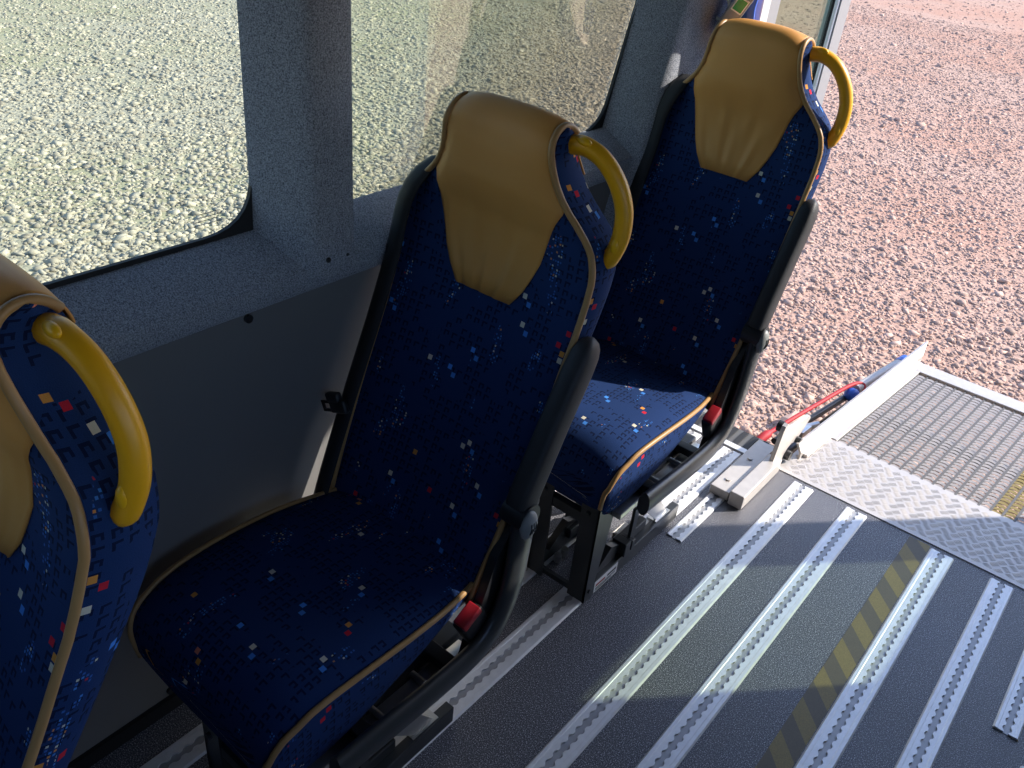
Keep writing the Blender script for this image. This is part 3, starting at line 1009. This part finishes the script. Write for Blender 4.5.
gr = MB_b.build('grating', MT['grating_bar'], lift)
MB_s.build('grating_slats', MT['grating'], gr)
tag(MB_y.build('yellow_grating_slats', MT['grating_y'], gr), label='yellow painted grating columns')
# platform frame, side flanges, far edge
mb = MB()
for sx in (-1, 1):
    x0 = sx * .555 - .02; x1 = sx * .555 + .02
    mb.box(x0, x1, .285, .956, -.05, .003, .002)
mb.box(-.590, .575, .955, 1.03, -.05, .003, .002)
mb.box(-.575, .575, .285, .30, -.03, -.004)
mb.box(-.575, .575, .60, .62, -.055, -.024)
mb.build('platform_frame', MT['lift'], lift)
for sx in (-1, 1):
    mb = MB()
    xo = sx * .575
    # folded aluminium flange: outer lip, step and upright
    prof = [(xo, -.02), (xo - sx * .006, -.02), (xo - sx * .006, .022), (xo + sx * .010, .050), (xo + sx * .018, .048), (xo, .020)]
    n = len(prof)
    P0 = [(p[0], .10, p[1]) for p in prof]
    P1 = [(p[0], 1.06 + (.06 if p[1] > .04 else 0), p[1]) for p in prof]
    mb.add(P0 + P1, [list(range(n))[::-1], list(range(n, 2 * n))] + [[i, (i + 1) % n, n + (i + 1) % n, n + i] for i in range(n)])
    mb.box(min(xo - sx * .006, xo - sx * .022), max(xo - sx * .006, xo - sx * .022), .12, 1.02, .0, .010, .002)
    mb.build('side_flange', MT['lift'], lift)
# folded handrail and hose along the outer left edge
hr = MB()
hr.cyl((-.655, .70, -.03), (-.630, 1.02, -.03), .019, 14)
fh = hr.build('folded_handrail', MT['lift'], lift, smooth=40)
mb = MB(); mb.cyl((-.630, 1.018, -.03), (-.627, 1.07, -.03), .021, 14)
tag(mb.build('end_cap', MT['blue'], fh, smooth=40), label='dark blue end cap')
mb = MB(); mb.ball((-.650, .665, -.035), .026, .030, .024)
tag(mb.build('joint', MT['blue'], fh, smooth=80), label='blue joint')
mb = MB()
mb.cyl((-.700, .22, -.06), (-.665, .66, -.05), .012, 10); mb.cyl((-.66, .22, -.09), (-.64, .70, -.08), .020, 10)
mb.build('support_arm', MT['frame'], lift, smooth=40)
hp = smooth_path([(-.722, .10, -.05), (-.715, .16, -.022), (-.705, .30, -.018), (-.690, .48, -.016), (-.668, .68, -.010), (-.645, .735, -.018), (-.630, .715, -.04)], 6)
MB().tube(hp, [.015 if i < 8 else .0075 for i in range(len(hp))], 10).build('red_hose', MT['redhose'], lift, smooth=60)
mb = MB(); mb.box(-.665, -.625, .235, .30, -.03, .005, .004); mb.cyl((-.66, .26, -.01), (-.62, .33, .0), .012, 10)
mb.build('hinge_block', MT['steel'], lift, smooth=40)

def skew(o):
    for v in o.data.vertices:
        v.co.x += .078 * max(0, v.co.y - .12)
    for ch in o.children: skew(ch)
for ch in lift.children: skew(ch)

# lift mount: two blocks on the floor and the bracket with its roller
lm = thing('lift_mount', 'aluminium blocks and upright bracket bolted at the doorway corner of the lift', 'bracket', (-.62, 2.2, 0))
def B_(mb, x0, x1, y0, y1, z0, z1, bev=.002):
    return mb.box(x0 + .62, x1 + .62, y0 - 2.2, y1 - 2.2, z0, z1, bev)
mb = MB(); B_(mb, -.692, -.634, 1.945, 2.255, .004, .032)
mb.cyl((-.045, -.20, .030), (-.045, -.20, .036), .008, 10); mb.cyl((-.045, -.06, .030), (-.045, -.06, .036), .008, 10)
mb.build('mounting_plate', MT['lift'], lm)
mb = MB(); B_(mb, -.628, -.586, 1.935, 2.185, .004, .050, .003); B_(mb, -.690, -.60, 1.955, 1.972, .004, .030)
mb.build('clamp_block', MT['lift'], lm)
poly = [(-.055, .0), (-.045, .055), (-.030, .150), (-.024, .164), (-.010, .168), (.006, .158), (.014, .142), (.060, .128), (.130, .112), (.195, .100), (.205, .088), (.165, .060), (.110, .040), (.085, .050), (.060, .046), (.040, .030), (.030, .002)]
mb = MB().prism(poly, 'x', .006, .018)
mb.build('bracket_plate', MT['lift'], lm)
mb = MB(); mb.cyl((-.010, -.008, .150), (.006, -.008, .150), .017, 16)
mb.build('roller', MT['rubber'], lm, smooth=40)
for y, z, r in ((.060, .022, .016), (.120, .048, .011)):
    MB().cyl((.018, y, z), (.034, y, z), r, 14).build('stop_pin', MT['frame'], lm, smooth=40)

# ------------------------------------------------------------------ outside ground and stones
GZ = -.65
g = MB().add([(-40, -25, GZ), (40, -25, GZ), (40, 60, GZ), (-40, 60, GZ)], [[0, 1, 2, 3]]).build('ground', MT['ground'])
tag(g, 'packed gravel yard', 'ground', kind='structure')

def hull(seed):
    r = random.Random(seed)
    bm = bmesh.new()
    for k in range(11):
        v = Vector((r.gauss(0, 1), r.gauss(0, 1), r.gauss(0, 1))).normalized() * r.uniform(.8, 1.1)
        bm.verts.new(v)
    bmesh.ops.convex_hull(bm, input=bm.verts)
    loose = [v for v in bm.verts if not v.link_faces]
    bmesh.ops.delete(bm, geom=loose, context='VERTS')
    bm.verts.ensure_lookup_table(); bm.verts.index_update()
    V = np.array([v.co[:] for v in bm.verts]); F = np.array([[v.index for v in f.verts] for f in bm.faces])
    bm.free()
    return V, F
HULLS = [hull(k) for k in range(10)]

def stones(name, X, Y, R, label):
    Vs = []; Fs = []; base = 0
    which = RNG.integers(0, len(HULLS), len(X))
    for h, (HV, HF) in enumerate(HULLS):
        sel = which == h
        x_, y_, r_ = X[sel], Y[sel], R[sel]
        n = len(x_); k = len(HV)
        sc = np.stack([RNG.uniform(.8, 1.35, n), RNG.uniform(.6, 1.0, n), RNG.uniform(.45, .8, n)], 1)
        V = HV[None] * sc[:, None, :] * r_[:, None, None]
        a = RNG.uniform(0, 2 * np.pi, n); b = RNG.normal(0, .35, n)
        cb, sb = np.cos(b)[:, None], np.sin(b)[:, None]
        y, z = V[..., 1] * cb - V[..., 2] * sb, V[..., 1] * sb + V[..., 2] * cb
        ca, sa = np.cos(a)[:, None], np.sin(a)[:, None]
        x, y = V[..., 0] * ca - y * sa, V[..., 0] * sa + y * ca
        V = np.stack([x + x_[:, None], y + y_[:, None], z + GZ - (r_ * .02)[:, None]], 2).reshape(-1, 3)
        F = (HF[None] + (np.arange(n) * k)[:, None, None]).reshape(-1, 3) + base
        base += len(V)
        Vs.append(V); Fs.append(F)
    V = np.concatenate(Vs); F = np.concatenate(Fs)
    me = bpy.data.meshes.new(name)
    me.vertices.add(len(V)); me.vertices.foreach_set('co', V.astype(np.float32).ravel())
    me.loops.add(F.size); me.loops.foreach_set('vertex_index', F.astype(np.int32).ravel())
    me.polygons.add(len(F))
    me.polygons.foreach_set('loop_start', np.arange(0, F.size, 3, dtype=np.int32))
    me.polygons.foreach_set('loop_total', np.full(len(F), 3, dtype=np.int32))
    me.update(calc_edges=True)
    o = link(name, me, MT['gravel'])
    return tag(o, label, 'gravel', kind='stuff')

# left of the bus, seen through the side windows
n = 90000
ax = -3.6 - 9.5 * RNG.random(n) ** 1.5
ay = -ax * RNG.uniform(.18, 1.75, n)
stones('gravel', ax, ay, RNG.lognormal(math.log(.0175), .40, n).clip(.007, .05), 'pale crushed stone gravel seen through the side windows')
n = 90000
ay = 2.35 + 15.5 * RNG.random(n) ** 2.0
ax = RNG.uniform(-1, 1, n) * (.9 + .12 * ay) - .19 * ay
ra = RNG.lognormal(math.log(.0115), .45, n).clip(.004, .045)
n = 9000
by = 9 + 18 * RNG.random(n)
bx = by * RNG.uniform(-.42, .05, n)
rb = RNG.lognormal(math.log(.016), .5, n).clip(.006, .06)
ax, ay, ra = np.concatenate([ax, bx]), np.concatenate([ay, by]), np.concatenate([ra, rb])
keep = (np.hypot(ax + .93, ay - 3.47) > .085)
stones('gravel', ax[keep], ay[keep], ra[keep], 'pinkish crushed stone gravel behind the open rear door')

def rock(x, y, r, label, seed, sx=1.3, sz=.7):
    rg = random.Random(seed)
    bm = bmesh.new()
    bmesh.ops.create_icosphere(bm, subdivisions=2, radius=r)
    for v in bm.verts:
        v.co *= 1 + rg.uniform(-.16, .16)
        v.co.x *= sx; v.co.z *= sz
    me = bpy.data.meshes.new('rock'); bm.to_mesh(me); bm.free()
    o = link('rock', me, MT['gravel'], None, (x, y, GZ + r * sz * .55))
    o.rotation_euler = (rg.uniform(-.2, .2), rg.uniform(-.2, .2), rg.uniform(0, 3))
    return tag(o, label, 'rock')
rock(-.93, 3.47, .060, 'largest pink stone lying on the gravel behind the rearmost seat', 3)

# ------------------------------------------------------------------ light
W = bpy.data.worlds.new('sky'); SC.world = W
W.use_nodes = True
nt = W.node_tree
nt.nodes.clear()
sk = nt.nodes.new('ShaderNodeTexSky'); sk.sky_type = 'NISHITA'
sk.sun_disc = False
SUN = Vector((1.0, 1.10, .95)).normalized()      # towards the sun
sk.sun_elevation = math.asin(SUN.z); sk.sun_rotation = math.atan2(SUN.x, SUN.y)
bgn = nt.nodes.new('ShaderNodeBackground'); bgn.inputs[1].default_value = .26
wo = nt.nodes.new('ShaderNodeOutputWorld')
tintn = nt.nodes.new('ShaderNodeMix'); tintn.data_type = 'RGBA'; tintn.blend_type = 'MULTIPLY'
tintn.inputs[0].default_value = 1; tintn.inputs[7].default_value = (.88, .96, 1.16, 1)
nt.links.new(sk.outputs[0], tintn.inputs[6]); nt.links.new(tintn.outputs[2], bgn.inputs[0]); nt.links.new(bgn.outputs[0], wo.inputs[0])
sl = bpy.data.lights.new('sun', 'SUN'); sl.energy = 6.5; sl.angle = math.radians(.53); sl.color = (1, .92, .82)
so = bpy.data.objects.new('sun', sl); C.objects.link(so)
so.rotation_euler = SUN.to_track_quat('Z', 'Y').to_euler()
so.location = (6, 7, 6)

# ------------------------------------------------------------------ camera
cam = bpy.data.cameras.new('camera'); co = bpy.data.objects.new('camera', cam); C.objects.link(co)
cam.sensor_width = 36; cam.lens = 871.87 / 1024 * 36
cam.clip_start = .01; cam.clip_end = 300
dx = Vector((.76751398, .4015332, -.49969329)); dy = Vector((.63463451, -.36610527, .68059237)); dn = Vector((-.09034008, .83948676, .53581774))
R = Matrix(((dx.x, -dx.y, -dx.z), (dy.x, -dy.y, -dy.z), (-dn.x, dn.y, dn.z)))
co.matrix_world = Matrix.Translation((0, 0, 1.55)) @ R.to_4x4()
SC.camera = co

vs = SC.view_settings
vs.view_transform = 'Standard'; vs.look = 'None'; vs.gamma = 1; vs.use_curve_mapping = False
vs.exposure = .35
SC.cycles.max_bounces = 10
SC.cycles.transparent_max_bounces = 16
